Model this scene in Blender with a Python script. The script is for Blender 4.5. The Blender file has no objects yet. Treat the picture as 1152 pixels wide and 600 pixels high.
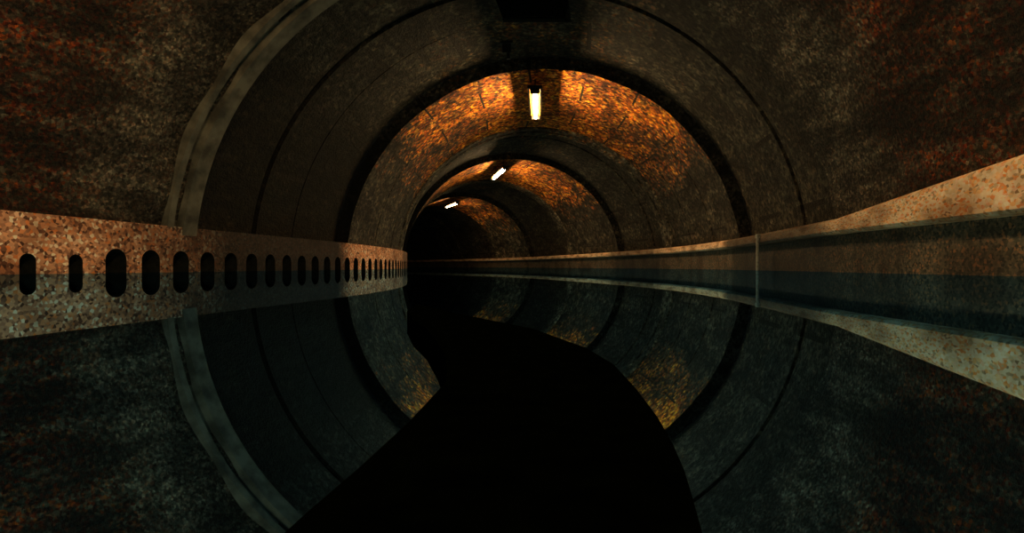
import bpy, bmesh, math, random
import numpy as np
from mathutils import Vector, Matrix
random.seed(7)
PI = math.pi
# ------------------------------------------------------------------ camera, world, exposure
S = bpy.context.scene
C = S.collection
cam_d = bpy.data.cameras.new('camera'); cam = bpy.data.objects.new('camera', cam_d); C.objects.link(cam)
cam.location = (0, 0, 0); cam.rotation_euler = (PI/2, 0, 0)
cam_d.sensor_width = 36; cam_d.lens = 18; cam_d.clip_start = 0.01; cam_d.clip_end = 400
S.camera = cam
S.view_settings.view_transform = 'Standard'; S.view_settings.look = 'None'
S.view_settings.gamma = 1; S.view_settings.use_curve_mapping = False
S.view_settings.exposure = 0.0
w = bpy.data.worlds.new('world'); S.world = w; w.use_nodes = True
w.node_tree.nodes['Background'].inputs[0].default_value = (0.5, 0.6, 0.6, 1)
w.node_tree.nodes['Background'].inputs[1].default_value = 0.10
LAMP_POWER = [370, 340, 230, 90]      # emission strength of the tubes, nearest lamp first
TUBE = (1.0, 0.65, 0.29)
WATER_Z = -0.10

# ------------------------------------------------------------------ centreline of the tunnel
P = [(-10,-2.8),(0,-1.33),(9.46,.03),(15.8,.99),(23,.96),(28.6,0),(36.4,-1.96),(44,-4.4),(54,-9.6),(64,-17),(78,-30)]
_x = np.array([p[0] for p in P], float); _y = np.array([p[1] for p in P], float)
_n = len(P); _h = np.diff(_x); _A = np.eye(_n); _r = np.zeros(_n)
for i in range(1, _n-1):
    _A[i, i-1] = _h[i-1]; _A[i, i] = 2*(_h[i-1]+_h[i]); _A[i, i+1] = _h[i]
    _r[i] = 6*((_y[i+1]-_y[i])/_h[i]-(_y[i]-_y[i-1])/_h[i-1])
_m = np.linalg.solve(_A, _r)
def cx(Y):
    i = int(min(max(np.searchsorted(_x, Y)-1, 0), _n-2)); h = _h[i]; a = (_x[i+1]-Y)/h; b = (Y-_x[i])/h
    return float(a*_y[i]+b*_y[i+1]+((a**3-a)*_m[i]+(b**3-b)*_m[i+1])*h*h/6)
def slope(Y): return (cx(Y+.05)-cx(Y-.05))/.1

# ------------------------------------------------------------------ node helper
class N:
    def __init__(s, name):
        s.m = bpy.data.materials.new(name); s.m.use_nodes = True; s.t = s.m.node_tree; s.t.nodes.clear()
    def n(s, typ, ins=None, **kw):
        nd = s.t.nodes.new(typ)
        for k, v in kw.items(): setattr(nd, k, v)
        for k, v in (ins or {}).items():
            if isinstance(v, bpy.types.NodeSocket): s.t.links.new(v, nd.inputs[k])
            else: nd.inputs[k].default_value = v
        return nd
    def math(s, op, a, b=0.0, c=None, clamp=False):
        ins = {0: a, 1: b}
        if c is not None: ins[2] = c
        return s.n('ShaderNodeMath', ins, operation=op, use_clamp=clamp).outputs[0]
    def ramp(s, f, stops, interp='LINEAR'):
        r = s.n('ShaderNodeValToRGB', {0: f}); cr = r.color_ramp; cr.interpolation = interp
        cr.elements.remove(cr.elements[1]); cr.elements[0].position = stops[0][0]; cr.elements[0].color = (*stops[0][1], 1)
        for p, c in stops[1:]: cr.elements.new(p).color = (*c, 1)
        return r.outputs[0]
    def mix(s, f, a, b, bt='MIX'):
        m = s.n('ShaderNodeMix', data_type='RGBA', blend_type=bt)
        for k, v in ((0, f), (6, a), (7, b)):
            if isinstance(v, bpy.types.NodeSocket): s.t.links.new(v, m.inputs[k])
            else: m.inputs[k].default_value = v
        return m.outputs[2]
    def out(s, sh):
        o = s.n('ShaderNodeOutputMaterial'); s.t.links.new(sh, o.inputs[0]); return s.m

def plain(name, col, rough=.7, metal=0., var=.35, scale=14, spec=.3):
    a = N(name); tc = a.n('ShaderNodeTexCoord').outputs['Object']
    no = a.n('ShaderNodeTexNoise', {'Vector': tc, 'Scale': scale, 'Detail': 6.}).outputs[0]
    lo = tuple(c*(1-var) for c in col); hi = tuple(min(1, c*(1+var)) for c in col)
    c = a.ramp(no, [(.35, lo), (.65, hi)])
    b = a.n('ShaderNodeBump', {'Height': no, 'Strength': .3, 'Distance': .01}).outputs[0]
    p = a.n('ShaderNodeBsdfPrincipled', {'Base Color': c, 'Roughness': rough, 'Metallic': metal, 'Normal': b, 'Specular IOR Level': spec})
    return a.out(p.outputs[0])

def vault_mat(name, bright=1.0, brick=0.5, lines=True, cell=11., stone=1.0, phase=0.0, con=0.0, dark_left=False):
    """Masonry lining: uv = (angle in radians, metres along the tunnel)."""
    a = N(name); uv = a.n('ShaderNodeUVMap').outputs[0]
    sp = a.n('ShaderNodeSeparateXYZ', {0: uv}); ang, v = sp.outputs[0], sp.outputs[1]
    arc = a.math('MULTIPLY', ang, 6.)
    vec = a.n('ShaderNodeCombineXYZ', {0: arc, 1: v}).outputs[0]
    vs = a.n('ShaderNodeCombineXYZ', {0: arc, 1: a.math('MULTIPLY', v, .45-.2*con), 2: phase*7}).outputs[0]
    vo = a.n('ShaderNodeTexVoronoi', {'Vector': vec, 'Scale': cell}).outputs['Color']
    r1 = a.n('ShaderNodeSeparateColor', {0: vo})
    big = a.n('ShaderNodeTexNoise', {'Vector': vs, 'Scale': .85-.3*con, 'Detail': 5., 'Roughness': .62}).outputs[0]
    mid = a.n('ShaderNodeTexNoise', {'Vector': vs, 'Scale': 3.1, 'Detail': 6., 'Roughness': .7}).outputs[0]
    fine = a.n('ShaderNodeTexNoise', {'Vector': vec, 'Scale': 16., 'Detail': 3., 'Roughness': .8}).outputs[0]
    k = stone
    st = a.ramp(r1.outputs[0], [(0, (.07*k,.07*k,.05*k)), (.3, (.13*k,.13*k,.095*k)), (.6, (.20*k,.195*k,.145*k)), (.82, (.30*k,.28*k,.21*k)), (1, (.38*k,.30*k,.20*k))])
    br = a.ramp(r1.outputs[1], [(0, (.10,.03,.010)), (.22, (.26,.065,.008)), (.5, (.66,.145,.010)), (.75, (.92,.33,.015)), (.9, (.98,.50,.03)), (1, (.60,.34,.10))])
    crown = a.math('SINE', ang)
    f = a.math('ADD', a.math('MULTIPLY', a.math('SUBTRACT', crown, .80), 3.2*(1-con)), brick)  # orange lamp glow painted in as more brick towards the crown
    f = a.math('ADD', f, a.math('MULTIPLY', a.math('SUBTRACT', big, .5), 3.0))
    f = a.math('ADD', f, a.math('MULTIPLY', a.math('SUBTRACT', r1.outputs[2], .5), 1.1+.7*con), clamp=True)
    if con:        # the last blocks before the moulding are cleaner grey stone
        zf = a.math('DIVIDE', a.math('SUBTRACT', a.math('ADD', v, a.math('MULTIPLY', a.math('SUBTRACT', big, .5), 5.)), 6.9), 1.0, clamp=True)
        f = a.math('SUBTRACT', f, a.math('MULTIPLY', zf, .7), clamp=True)
        st = a.mix(zf, st, a.mix(1.0, st, (2.1, 2.15, 2.3, 1), 'MULTIPLY'))
        br = a.mix(1.0, br, (.62, .38, .9, 1), 'MULTIPLY')
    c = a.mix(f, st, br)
    e = .22*con
    dk = a.ramp(mid, [(.32, (.16,.14,.12)), (.47, (.62-e,.58-e,.56-e)), (.68, (1.25+e*1.6,1.2+e*1.4,1.15+e))])
    c = a.mix(1.0, c, dk, 'MULTIPLY')
    dk2 = a.ramp(big, [(.36, (.40,.36,.34)), (.58, (1.1,1.1,1.1)), (.72, (1.4,1.35,1.25))])
    c = a.mix(1.0, c, dk2, 'MULTIPLY')
    sp2 = a.n('ShaderNodeSeparateColor', {0: a.n('ShaderNodeTexVoronoi', {'Vector': vec, 'Scale': cell*.93}).outputs['Color']}).outputs[1]
    c = a.mix(1.0, c, a.ramp(sp2, [(0, (.25,.25,.25)), (.3, (.6,.6,.6)), (.8, (1.15,1.15,1.15)), (1, (1.9,1.9,1.9))]), 'MULTIPLY')
    if dark_left:       # much darker tone with ragged edges over the left-hand side
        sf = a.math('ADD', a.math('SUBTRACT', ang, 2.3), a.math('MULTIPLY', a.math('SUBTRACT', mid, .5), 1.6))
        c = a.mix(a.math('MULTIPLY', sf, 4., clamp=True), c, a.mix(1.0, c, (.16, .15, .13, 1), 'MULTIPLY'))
    c = a.mix(1.0, c, (bright, bright, bright, 1), 'MULTIPLY')
    h = a.math('ADD', fine, a.math('MULTIPLY', mid, 1.6))
    if lines:      # longitudinal joints between the lining blocks, staggered from ring to ring
        ring = a.math('FLOOR', a.math('MULTIPLY', v, .66))
        off = a.math('MULTIPLY', a.math('MODULO', ring, 2.), .286)
        q = a.math('ABSOLUTE', a.math('SUBTRACT', a.math('FRACT', a.math('DIVIDE', a.math('ADD', a.math('ADD', ang, off), .36), .573)), .5))
        ln = a.math('LESS_THAN', q, .017 if dark_left else .010)
        c = a.mix(ln, c, (.012, .009, .006, 1))
        h = a.math('SUBTRACT', h, a.math('MULTIPLY', ln, 2.5))
    b = a.n('ShaderNodeBump', {'Height': h, 'Strength': .75, 'Distance': .06}).outputs[0]
    p = a.n('ShaderNodeBsdfPrincipled', {'Base Color': c, 'Roughness': .82, 'Normal': b, 'Specular IOR Level': .25})
    return a.out(p.outputs[0])

def ledge_mat(name, cols, cell=16., shade_zones=None):
    a = N(name); uv = a.n('ShaderNodeUVMap').outputs[0]
    vo = a.n('ShaderNodeTexVoronoi', {'Vector': uv, 'Scale': cell}).outputs['Color']
    r = a.n('ShaderNodeSeparateColor', {0: vo}).outputs[0]
    no = a.n('ShaderNodeTexNoise', {'Vector': uv, 'Scale': 1.3, 'Detail': 5.}).outputs[0]
    c = a.ramp(r, cols)
    c = a.mix(1.0, c, a.ramp(no, [(.36, (.45,.36,.3)), (.55, (1,1,1))]), 'MULTIPLY')
    if shade_zones:      # lamp falloff painted in: stones darken on the stretches between lamps
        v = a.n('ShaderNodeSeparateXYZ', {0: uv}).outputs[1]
        c = a.mix(1.0, c, a.ramp(a.math('DIVIDE', v, 80.), [(q/80., (k, k*.95, k*.9)) for q, k in shade_zones]), 'MULTIPLY')
    b = a.n('ShaderNodeBump', {'Height': no, 'Strength': .5, 'Distance': .05}).outputs[0]
    p = a.n('ShaderNodeBsdfPrincipled', {'Base Color': c, 'Roughness': .7, 'Normal': b, 'Specular IOR Level': .3})
    return a.out(p.outputs[0])

M = {}
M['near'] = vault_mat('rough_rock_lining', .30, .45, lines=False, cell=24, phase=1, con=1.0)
M['recess'] = vault_mat('dark_block_lining', .30, -.75, cell=11, stone=1.0, phase=2, dark_left=True)
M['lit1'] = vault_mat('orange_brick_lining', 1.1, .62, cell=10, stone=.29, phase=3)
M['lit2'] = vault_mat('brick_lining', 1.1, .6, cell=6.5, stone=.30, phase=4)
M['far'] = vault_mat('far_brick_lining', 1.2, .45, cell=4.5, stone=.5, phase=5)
M['ring'] = plain('smooth_ring_stone', (.085,.08,.06), .7, var=.6, scale=3)
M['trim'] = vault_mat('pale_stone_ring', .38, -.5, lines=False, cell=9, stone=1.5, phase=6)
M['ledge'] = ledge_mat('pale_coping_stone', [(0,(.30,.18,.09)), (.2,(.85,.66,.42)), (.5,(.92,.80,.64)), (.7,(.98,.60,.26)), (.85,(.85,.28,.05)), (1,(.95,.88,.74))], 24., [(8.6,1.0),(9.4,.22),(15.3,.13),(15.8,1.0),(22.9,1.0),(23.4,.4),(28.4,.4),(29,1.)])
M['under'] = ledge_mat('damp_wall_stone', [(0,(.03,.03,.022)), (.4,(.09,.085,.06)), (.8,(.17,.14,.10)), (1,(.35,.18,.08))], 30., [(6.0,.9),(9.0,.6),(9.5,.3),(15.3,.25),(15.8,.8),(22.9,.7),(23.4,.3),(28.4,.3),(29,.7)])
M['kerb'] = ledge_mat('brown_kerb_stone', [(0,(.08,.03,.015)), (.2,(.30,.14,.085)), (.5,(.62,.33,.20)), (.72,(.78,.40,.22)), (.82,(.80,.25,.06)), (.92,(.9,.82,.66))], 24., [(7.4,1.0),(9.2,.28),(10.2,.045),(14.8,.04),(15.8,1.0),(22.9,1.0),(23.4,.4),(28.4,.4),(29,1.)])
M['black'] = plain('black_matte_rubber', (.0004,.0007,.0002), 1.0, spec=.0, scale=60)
M['dark'] = plain('black_painted_steel', (.012,.012,.011), .6)
M['shaft'] = plain('shaded_opening_brick', (.010,.010,.008), .95, spec=.05)  # near-black colour paints in the dark inside shaft and kerb openings
M['grey'] = plain('galvanised_steel', (.32,.31,.25), .5)
M['amber'] = plain('amber_reflector', (.16,.055,.003), .5, var=.05)
def tube_mat(i):
    a = N('lamp_tube_%d' % i)
    return a.out(a.n('ShaderNodeEmission', {'Color': (*TUBE, 1), 'Strength': LAMP_POWER[i]}).outputs[0])
a = N('canal_water')
tc = a.n('ShaderNodeTexCoord').outputs['Object']
nz = a.n('ShaderNodeTexNoise', {'Vector': tc, 'Scale': 2.5, 'Detail': 2.}).outputs[0]
bp = a.n('ShaderNodeBump', {'Height': nz, 'Strength': .01, 'Distance': .01}).outputs[0]
g = a.n('ShaderNodeBsdfGlossy', {'Color': (.29, .62, 1.0, 1), 'Roughness': .012, 'Normal': bp})
M['water'] = a.out(g.outputs[0])

# ------------------------------------------------------------------ object helpers
def link(name, bm, mats, parent=None, kind=None, label=None, cat=None, group=None, smooth=False, recalc=False):
    if recalc: bmesh.ops.recalc_face_normals(bm, faces=bm.faces)
    me = bpy.data.meshes.new(name); bm.to_mesh(me); bm.free()
    for m in (mats if isinstance(mats, (list, tuple)) else [mats]): me.materials.append(m)
    if smooth:
        for p in me.polygons: p.use_smooth = True
    o = bpy.data.objects.new(name, me); C.objects.link(o)
    if parent: o.parent = parent
    for k, v in (('kind', kind), ('label', label), ('category', cat), ('group', group)):
        if v: o[k] = v
    return o
def thing(name, label, cat, loc, rz=0, group=None):
    o = bpy.data.objects.new(name, None); C.objects.link(o); o.location = loc; o.rotation_euler = (0, 0, rz)
    o['label'] = label; o['category'] = cat
    if group: o['group'] = group
    return o
def box(bm, c, s, bev=0.0):
    r = bmesh.ops.create_cube(bm, size=1, matrix=Matrix.Translation(c) @ Matrix.Diagonal((*s, 1)))
    if bev:
        es = list({e for v in r['verts'] for e in v.link_edges})
        bmesh.ops.bevel(bm, geom=es, offset=bev, segments=2, affect='EDGES')
def tube(bm, a, b, r, seg=12):
    a = Vector(a); b = Vector(b); d = b-a
    q = Vector((0,0,1)).rotation_difference(d.normalized()).to_matrix().to_4x4()
    bmesh.ops.create_cone(bm, cap_ends=True, segments=seg, radius1=r, radius2=r, depth=d.length, matrix=Matrix.Translation((a+b)/2) @ q)

# ------------------------------------------------------------------ vault
A_CUT = 0.135                     # half angle of the shaft opening in the crown
def angles(lo, hi):
    base = list(np.linspace(lo, hi, 97)) + [PI/2-A_CUT, PI/2+A_CUT]
    base = sorted(base); out = [base[0]]
    for t in base[1:]:
        if t-out[-1] > .004: out.append(t)
        elif abs(abs(t-PI/2)-A_CUT) < 1e-6: out[-1] = t
    return out
def sweep(profile, mat, name, label, cat='tunnel vault', cut=None, rough=0.0, z_lo=None, kind='structure', t_lo=-.05, ends=True):
    """profile: list of (Y, R); a barrel shell around the centreline, thick by a second outer skin."""
    pts = []
    for (y0, r0), (y1, r1) in zip(profile, profile[1:]):
        n = max(1, int(abs(y1-y0)/.75)) if abs(y1-y0) > .3 else 1
        for i in range(n): pts.append((y0+(y1-y0)*i/n, r0+(r1-r0)*i/n))
    pts.append(profile[-1])
    bm = bmesh.new(); uvl = bm.loops.layers.uv.new('UVMap')
    rmax = max(r for _, r in pts)+.35
    from mathutils import noise as mn
    rows = []
    ts = angles(t_lo, PI-.095)
    def row(y, r, wob):
        rr = []
        for t in ts:
            d = rough*mn.noise(Vector((t*6, y*.8, 3.1)))*wob if rough else 0
            rr.append(bm.verts.new((cx(y)+(r+d)*math.cos(t), y, (r+d)*math.sin(t))))
        return rr
    sv = 0; svs = []
    for i, (y, r) in enumerate(pts):
        if i: sv += math.hypot(y-pts[i-1][0], r-pts[i-1][1])
        svs.append(pts[0][0]+sv); rows.append(row(y, r, 1))
    def quad(A, B, j, va, vb, mi=0):
        f = bm.faces.new((A[j], A[j+1], B[j+1], B[j])); f.material_index = mi
        for l, (t, v) in zip(f.loops, ((ts[j], va), (ts[j+1], va), (ts[j+1], vb), (ts[j], vb))): l[uvl].uv = (t, v)
    for i in range(len(rows)-1):
        ym = (pts[i][0]+pts[i+1][0])/2
        for j in range(len(ts)-1):
            tm = (ts[j]+ts[j+1])/2
            if cut and cut[0] < ym < cut[1] and abs(tm-PI/2) < A_CUT: continue
            quad(rows[i], rows[i+1], j, svs[i], svs[i+1])
    oa = row(pts[0][0], rmax, 0); ob = row(pts[-1][0], rmax, 0)      # end faces (the steps of the arches)
    for j in range(len(ts)-1 if ends else 0):
        quad(oa, rows[0], j, svs[0]-.4, svs[0], 1); quad(rows[-1], ob, j, svs[-1], svs[-1]+.4, 1)
    return link(name, bm, [mat, M['recess']], kind=kind, label=label, cat=cat)  # dark lining on the end faces paints in their shade

CUT = (11.15, 13.0)
sweep([(-7, 6), (9.46, 6)], M['near'], 'tunnel_vault', 'rough brown and grey rock lining nearest the viewer, at both picture edges', rough=.10)
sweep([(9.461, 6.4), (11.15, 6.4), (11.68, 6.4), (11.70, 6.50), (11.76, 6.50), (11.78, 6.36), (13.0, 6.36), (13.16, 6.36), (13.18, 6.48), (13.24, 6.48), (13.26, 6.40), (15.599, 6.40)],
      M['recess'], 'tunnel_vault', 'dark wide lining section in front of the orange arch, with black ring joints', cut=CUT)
sweep([(15.6, 6.02), (15.75, 6), (17.9, 6.0), (17.92, 6.05), (17.97, 6.05), (17.99, 6), (20.2, 6), (20.22, 6.05), (20.27, 6.05), (20.29, 6), (22.0, 6)],
      M['lit1'], 'tunnel_vault', 'bright orange brick arch section around the nearest ceiling lamp', rough=.03)
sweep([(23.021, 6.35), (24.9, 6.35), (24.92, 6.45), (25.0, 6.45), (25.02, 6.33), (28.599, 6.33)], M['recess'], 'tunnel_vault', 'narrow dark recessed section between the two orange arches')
sweep([(28.6, 6.0), (35.4, 6.0)], M['lit2'], 'tunnel_vault', 'smaller orange arch section around the second ceiling lamp')
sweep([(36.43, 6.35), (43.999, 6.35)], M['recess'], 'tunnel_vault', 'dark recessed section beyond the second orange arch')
sweep([(44, 6), (50.55, 6)], M['far'], 'tunnel_vault', 'farthest orange-lit arch at the bend')
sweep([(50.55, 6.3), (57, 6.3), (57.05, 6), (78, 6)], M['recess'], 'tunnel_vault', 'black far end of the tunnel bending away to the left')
# pale rings closing each arch
sweep([(8.80, 6.08), (8.82, 5.90), (8.95, 5.90), (8.97, 5.99), (9.12, 5.99), (9.14, 5.88), (9.455, 5.88), (9.459, 6.1)], M['ring'], 'trim_1', 'pale double moulding curving up the left side at the mouth of the nearest lining', 'arch moulding', t_lo=1.72, ends=False)
sweep([(22.01, 6.0), (22.03, 5.93), (22.45, 5.93), (22.47, 5.97), (22.6, 5.97), (22.62, 5.92), (23.0, 5.92), (23.02, 6.1)], M['trim'], 'trim_2', 'greyish stone ring edging the far side of the bright orange arch', 'arch moulding')
sweep([(35.41, 6.0), (35.43, 5.93), (36.4, 5.93), (36.42, 6.1)], M['trim'], 'trim_3', 'small greyish stone ring beyond the second ceiling lamp', 'arch moulding')

# shaft in the crown
bm = bmesh.new()
xw = 6.38*math.sin(A_CUT); x0 = cx(12.1)
for s in (-1, 1): box(bm, (x0+s*(xw+.12), 12.075, 7.45), (.2, 2.05, 2.3))
box(bm, (x0, 13.1, 7.45), (2*xw+.44, .18, 2.3)); box(bm, (x0, 11.05, 7.45), (2*xw+.44, .18, 2.3)); box(bm, (x0, 12.075, 8.65), (2*xw+.44, 2.25, .12))
link('access_shaft', bm, M['shaft'], kind='structure', label='black square shaft opening in the crown at the top edge of the picture', cat='shaft')

# ------------------------------------------------------------------ water
bm = bmesh.new()
ys = np.linspace(-7, 78, 60); L = [bm.verts.new((cx(y)-6.9, y, WATER_Z)) for y in ys]; R = [bm.verts.new((cx(y)+6.9, y, WATER_Z)) for y in ys]
for i in range(len(ys)-1): bm.faces.new((L[i], R[i], R[i+1], L[i+1]))
link('water', bm, M['water'], kind='structure', label='still dark blue-grey water mirroring the whole tunnel', cat='water')

# ------------------------------------------------------------------ right ledge: projecting pale coping over a damp wall
def strip(prof, ys, mat, name, label, cat, side=1):
    bm = bmesh.new(); uvl = bm.loops.layers.uv.new('UVMap'); rows = []
    for y in ys:
        rows.append([bm.verts.new((cx(y)+side*px, y, pz)) for px, pz in prof(y)])
    acc = [0]
    p0 = prof(ys[0])
    for a_, b_ in zip(p0, p0[1:]): acc.append(acc[-1]+math.hypot(a_[0]-b_[0], a_[1]-b_[1]))
    for i in range(len(rows)-1):
        for j in range(len(p0)-1):
            f = bm.faces.new((rows[i][j], rows[i][j+1], rows[i+1][j+1], rows[i+1][j]))
            for l, (u, v) in zip(f.loops, ((acc[j], ys[i]), (acc[j+1], ys[i]), (acc[j+1], ys[i+1]), (acc[j], ys[i+1]))): l[uvl].uv = (u, v)
    bm.faces.new(rows[0]); bm.faces.new(rows[-1])
    return link(name, bm, mat, kind='structure', label=label, cat=cat, recalc=True)
def rise(y): return max(0., 8.6-y)
def cop(y):
    t = .80+.075*min(rise(y), 5); b = .56-.012*min(rise(y), 5)
    return [(6.7, b), (5.55, b), (5.50, b+.04), (5.50, t-.05), (5.56, t), (6.7, t)]
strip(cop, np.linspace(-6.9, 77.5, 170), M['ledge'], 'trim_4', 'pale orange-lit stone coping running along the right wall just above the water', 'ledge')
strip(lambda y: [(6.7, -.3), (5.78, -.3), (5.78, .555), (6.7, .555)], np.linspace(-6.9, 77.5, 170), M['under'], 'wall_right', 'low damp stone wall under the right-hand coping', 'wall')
# ------------------------------------------------------------------ left kerb with a row of small arched openings
bm = bmesh.new(); uvl = bm.loops.layers.uv.new('UVMap')
PITCH = .62; TOP = .70; XF = 5.86; XB = 6.75
y = 2.6
def V(y, x, z): return bm.verts.new((cx(y)-x, y, z))
def F(pts, mi=0):       # pts: (y, x, z)
    f = bm.faces.new([V(*p) for p in pts]); f.material_index = mi
    for l, p in zip(f.loops, pts): l[uvl].uv = (p[2]+(p[1]-XF), p[0])
while y < 46:
    y1 = y+PITCH; ym = y+PITCH/2; r, spring = (.175, .10) if y > 7 else (.10, .07)
    arc = [(ym+r*math.cos(t), spring+r*math.sin(t)) for t in np.linspace(PI, 0, 13)]
    F([(y, XF, -.3), (ym-r, XF, -.3), (ym-r, XF, spring), (ym-r, XF, TOP), (y, XF, TOP)])
    F([(ym+r, XF, -.3), (y1, XF, -.3), (y1, XF, TOP), (ym+r, XF, TOP), (ym+r, XF, spring)])
    for (a0, z0), (a1, z1) in zip(arc, arc[1:]):
        F([(a0, XF, z0), (a1, XF, z1), (a1, XF, TOP), (a0, XF, TOP)])
        F([(a0, XF, z0), (a1, XF, z1), (a1, XB-.1, z1), (a0, XB-.1, z0)], 1)
    for a_ in (ym-r, ym+r): F([(a_, XF, -.3), (a_, XF, spring), (a_, XB-.1, spring), (a_, XB-.1, -.3)], 1)
    F([(y, XB-.1, -.3), (y1, XB-.1, -.3), (y1, XB-.1, TOP), (y, XB-.1, TOP)], 1)
    F([(y, XF, TOP), (y1, XF, TOP), (y1, XB, TOP), (y, XB, TOP)])
    y = y1
YE = y
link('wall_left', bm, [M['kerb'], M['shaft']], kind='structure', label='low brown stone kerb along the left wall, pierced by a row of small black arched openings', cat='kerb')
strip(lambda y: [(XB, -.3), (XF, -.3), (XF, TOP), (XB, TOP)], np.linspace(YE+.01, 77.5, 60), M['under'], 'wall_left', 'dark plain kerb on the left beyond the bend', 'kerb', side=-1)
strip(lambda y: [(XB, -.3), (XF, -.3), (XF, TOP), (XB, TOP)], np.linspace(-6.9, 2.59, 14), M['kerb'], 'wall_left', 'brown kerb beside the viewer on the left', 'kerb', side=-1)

# ------------------------------------------------------------------ the black walkway bending left, low over the water
h = .08
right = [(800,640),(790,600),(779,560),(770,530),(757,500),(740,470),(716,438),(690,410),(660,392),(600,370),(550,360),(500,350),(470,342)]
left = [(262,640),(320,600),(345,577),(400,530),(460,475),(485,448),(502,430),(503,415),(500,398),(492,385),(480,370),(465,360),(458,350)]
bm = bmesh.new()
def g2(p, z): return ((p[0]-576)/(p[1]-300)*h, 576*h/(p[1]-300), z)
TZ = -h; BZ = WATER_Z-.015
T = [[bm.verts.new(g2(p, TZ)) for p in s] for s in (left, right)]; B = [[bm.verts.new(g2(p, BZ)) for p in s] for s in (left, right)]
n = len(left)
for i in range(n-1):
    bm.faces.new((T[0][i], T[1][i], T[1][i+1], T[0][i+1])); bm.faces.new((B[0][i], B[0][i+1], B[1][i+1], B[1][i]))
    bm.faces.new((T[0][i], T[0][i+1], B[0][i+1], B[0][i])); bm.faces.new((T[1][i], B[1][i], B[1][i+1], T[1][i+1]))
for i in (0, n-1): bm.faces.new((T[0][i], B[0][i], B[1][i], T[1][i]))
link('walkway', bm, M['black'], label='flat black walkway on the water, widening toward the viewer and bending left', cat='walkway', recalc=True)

# ------------------------------------------------------------------ ceiling lamps
def lamp(i, y0, y1, xoff, zc, label):
    xa, xb = cx(y0)+xoff, cx(y1)+xoff; ym = (y0+y1)/2; xm = (xa+xb)/2
    Ln = math.hypot(xb-xa, y1-y0)
    t = thing('ceiling_lamp', label, 'lamp', (xm, ym, zc), -math.atan2(xb-xa, y1-y0), 'lamps along the tunnel crown')
    bm = bmesh.new(); box(bm, (0, 0, .15), (.46, Ln+.12, .09), .015)
    link('housing', bm, M['dark'], t)
    bm = bmesh.new(); box(bm, (0, 0, .085), (.34, Ln, .014)); link('reflector', bm, M['amber'], t)
    bm = bmesh.new(); tube(bm, (0, -Ln/2+.06, .0), (0, Ln/2-.06, .0), .045, 16); link('tube', bm, tube_mat(i), t, smooth=False)
    for s in (-1, 1):
        bm = bmesh.new(); box(bm, (0, s*(Ln/2+.01), .04), (.30, .08, .18), .01); link('end_cap', bm, M['dark'], t)
        bm = bmesh.new(); tube(bm, (0, s*Ln*.33, .17), (0, s*Ln*.33, 6.02-zc), .018); link('hanger', bm, M['dark'], t)
    return t
lamp(1, 15.9, 18.7, -.29, 5.42, 'largest lit ceiling lamp in view, cream tube in black housing under the orange brick arch')
lamp(2, 28.9, 32.2, -.30, 5.50, 'second, much smaller lit ceiling lamp, slanting left under the farther arch')
lamp(3, 44.6, 47.6, -.1, 5.50, 'tiny farthest lit ceiling lamp at the bend')
lamp(0, 1.2, 4.2, .3, 5.42, 'lit ceiling lamp overhead, in front of the pale moulding ring')

# ------------------------------------------------------------------ small fittings
by = 14.45; bx = -6/576*by
t = thing('ceiling_bracket', 'small black iron bracket hanging from the dark crown left of centre', 'bracket', (bx, by, 6.36-.02))
bm = bmesh.new(); box(bm, (0, 0, -.03), (.34, .22, .07), .01); link('mounting_plate', bm, M['dark'], t)
bm = bmesh.new(); box(bm, (0, 0, -.19), (.24, .14, .26), .015); tube(bm, (.03, 0, -.30), (.05, 0, -.48), .05); link('hook', bm, M['dark'], t)
py = 12.5; pxx = cx(py)+5.45
t = thing('drain_pipe', 'thin pale vertical pipe running from the right coping down into the water', 'pipe', (pxx, py, WATER_Z-.1))
bm = bmesh.new(); tube(bm, (0, 0, 0), (0, 0, .98), .032); link('pipe', bm, M['grey'], t)
bm = bmesh.new(); box(bm, (.02, 0, .94), (.10, .12, .10), .01); link('collar', bm, M['grey'], t)
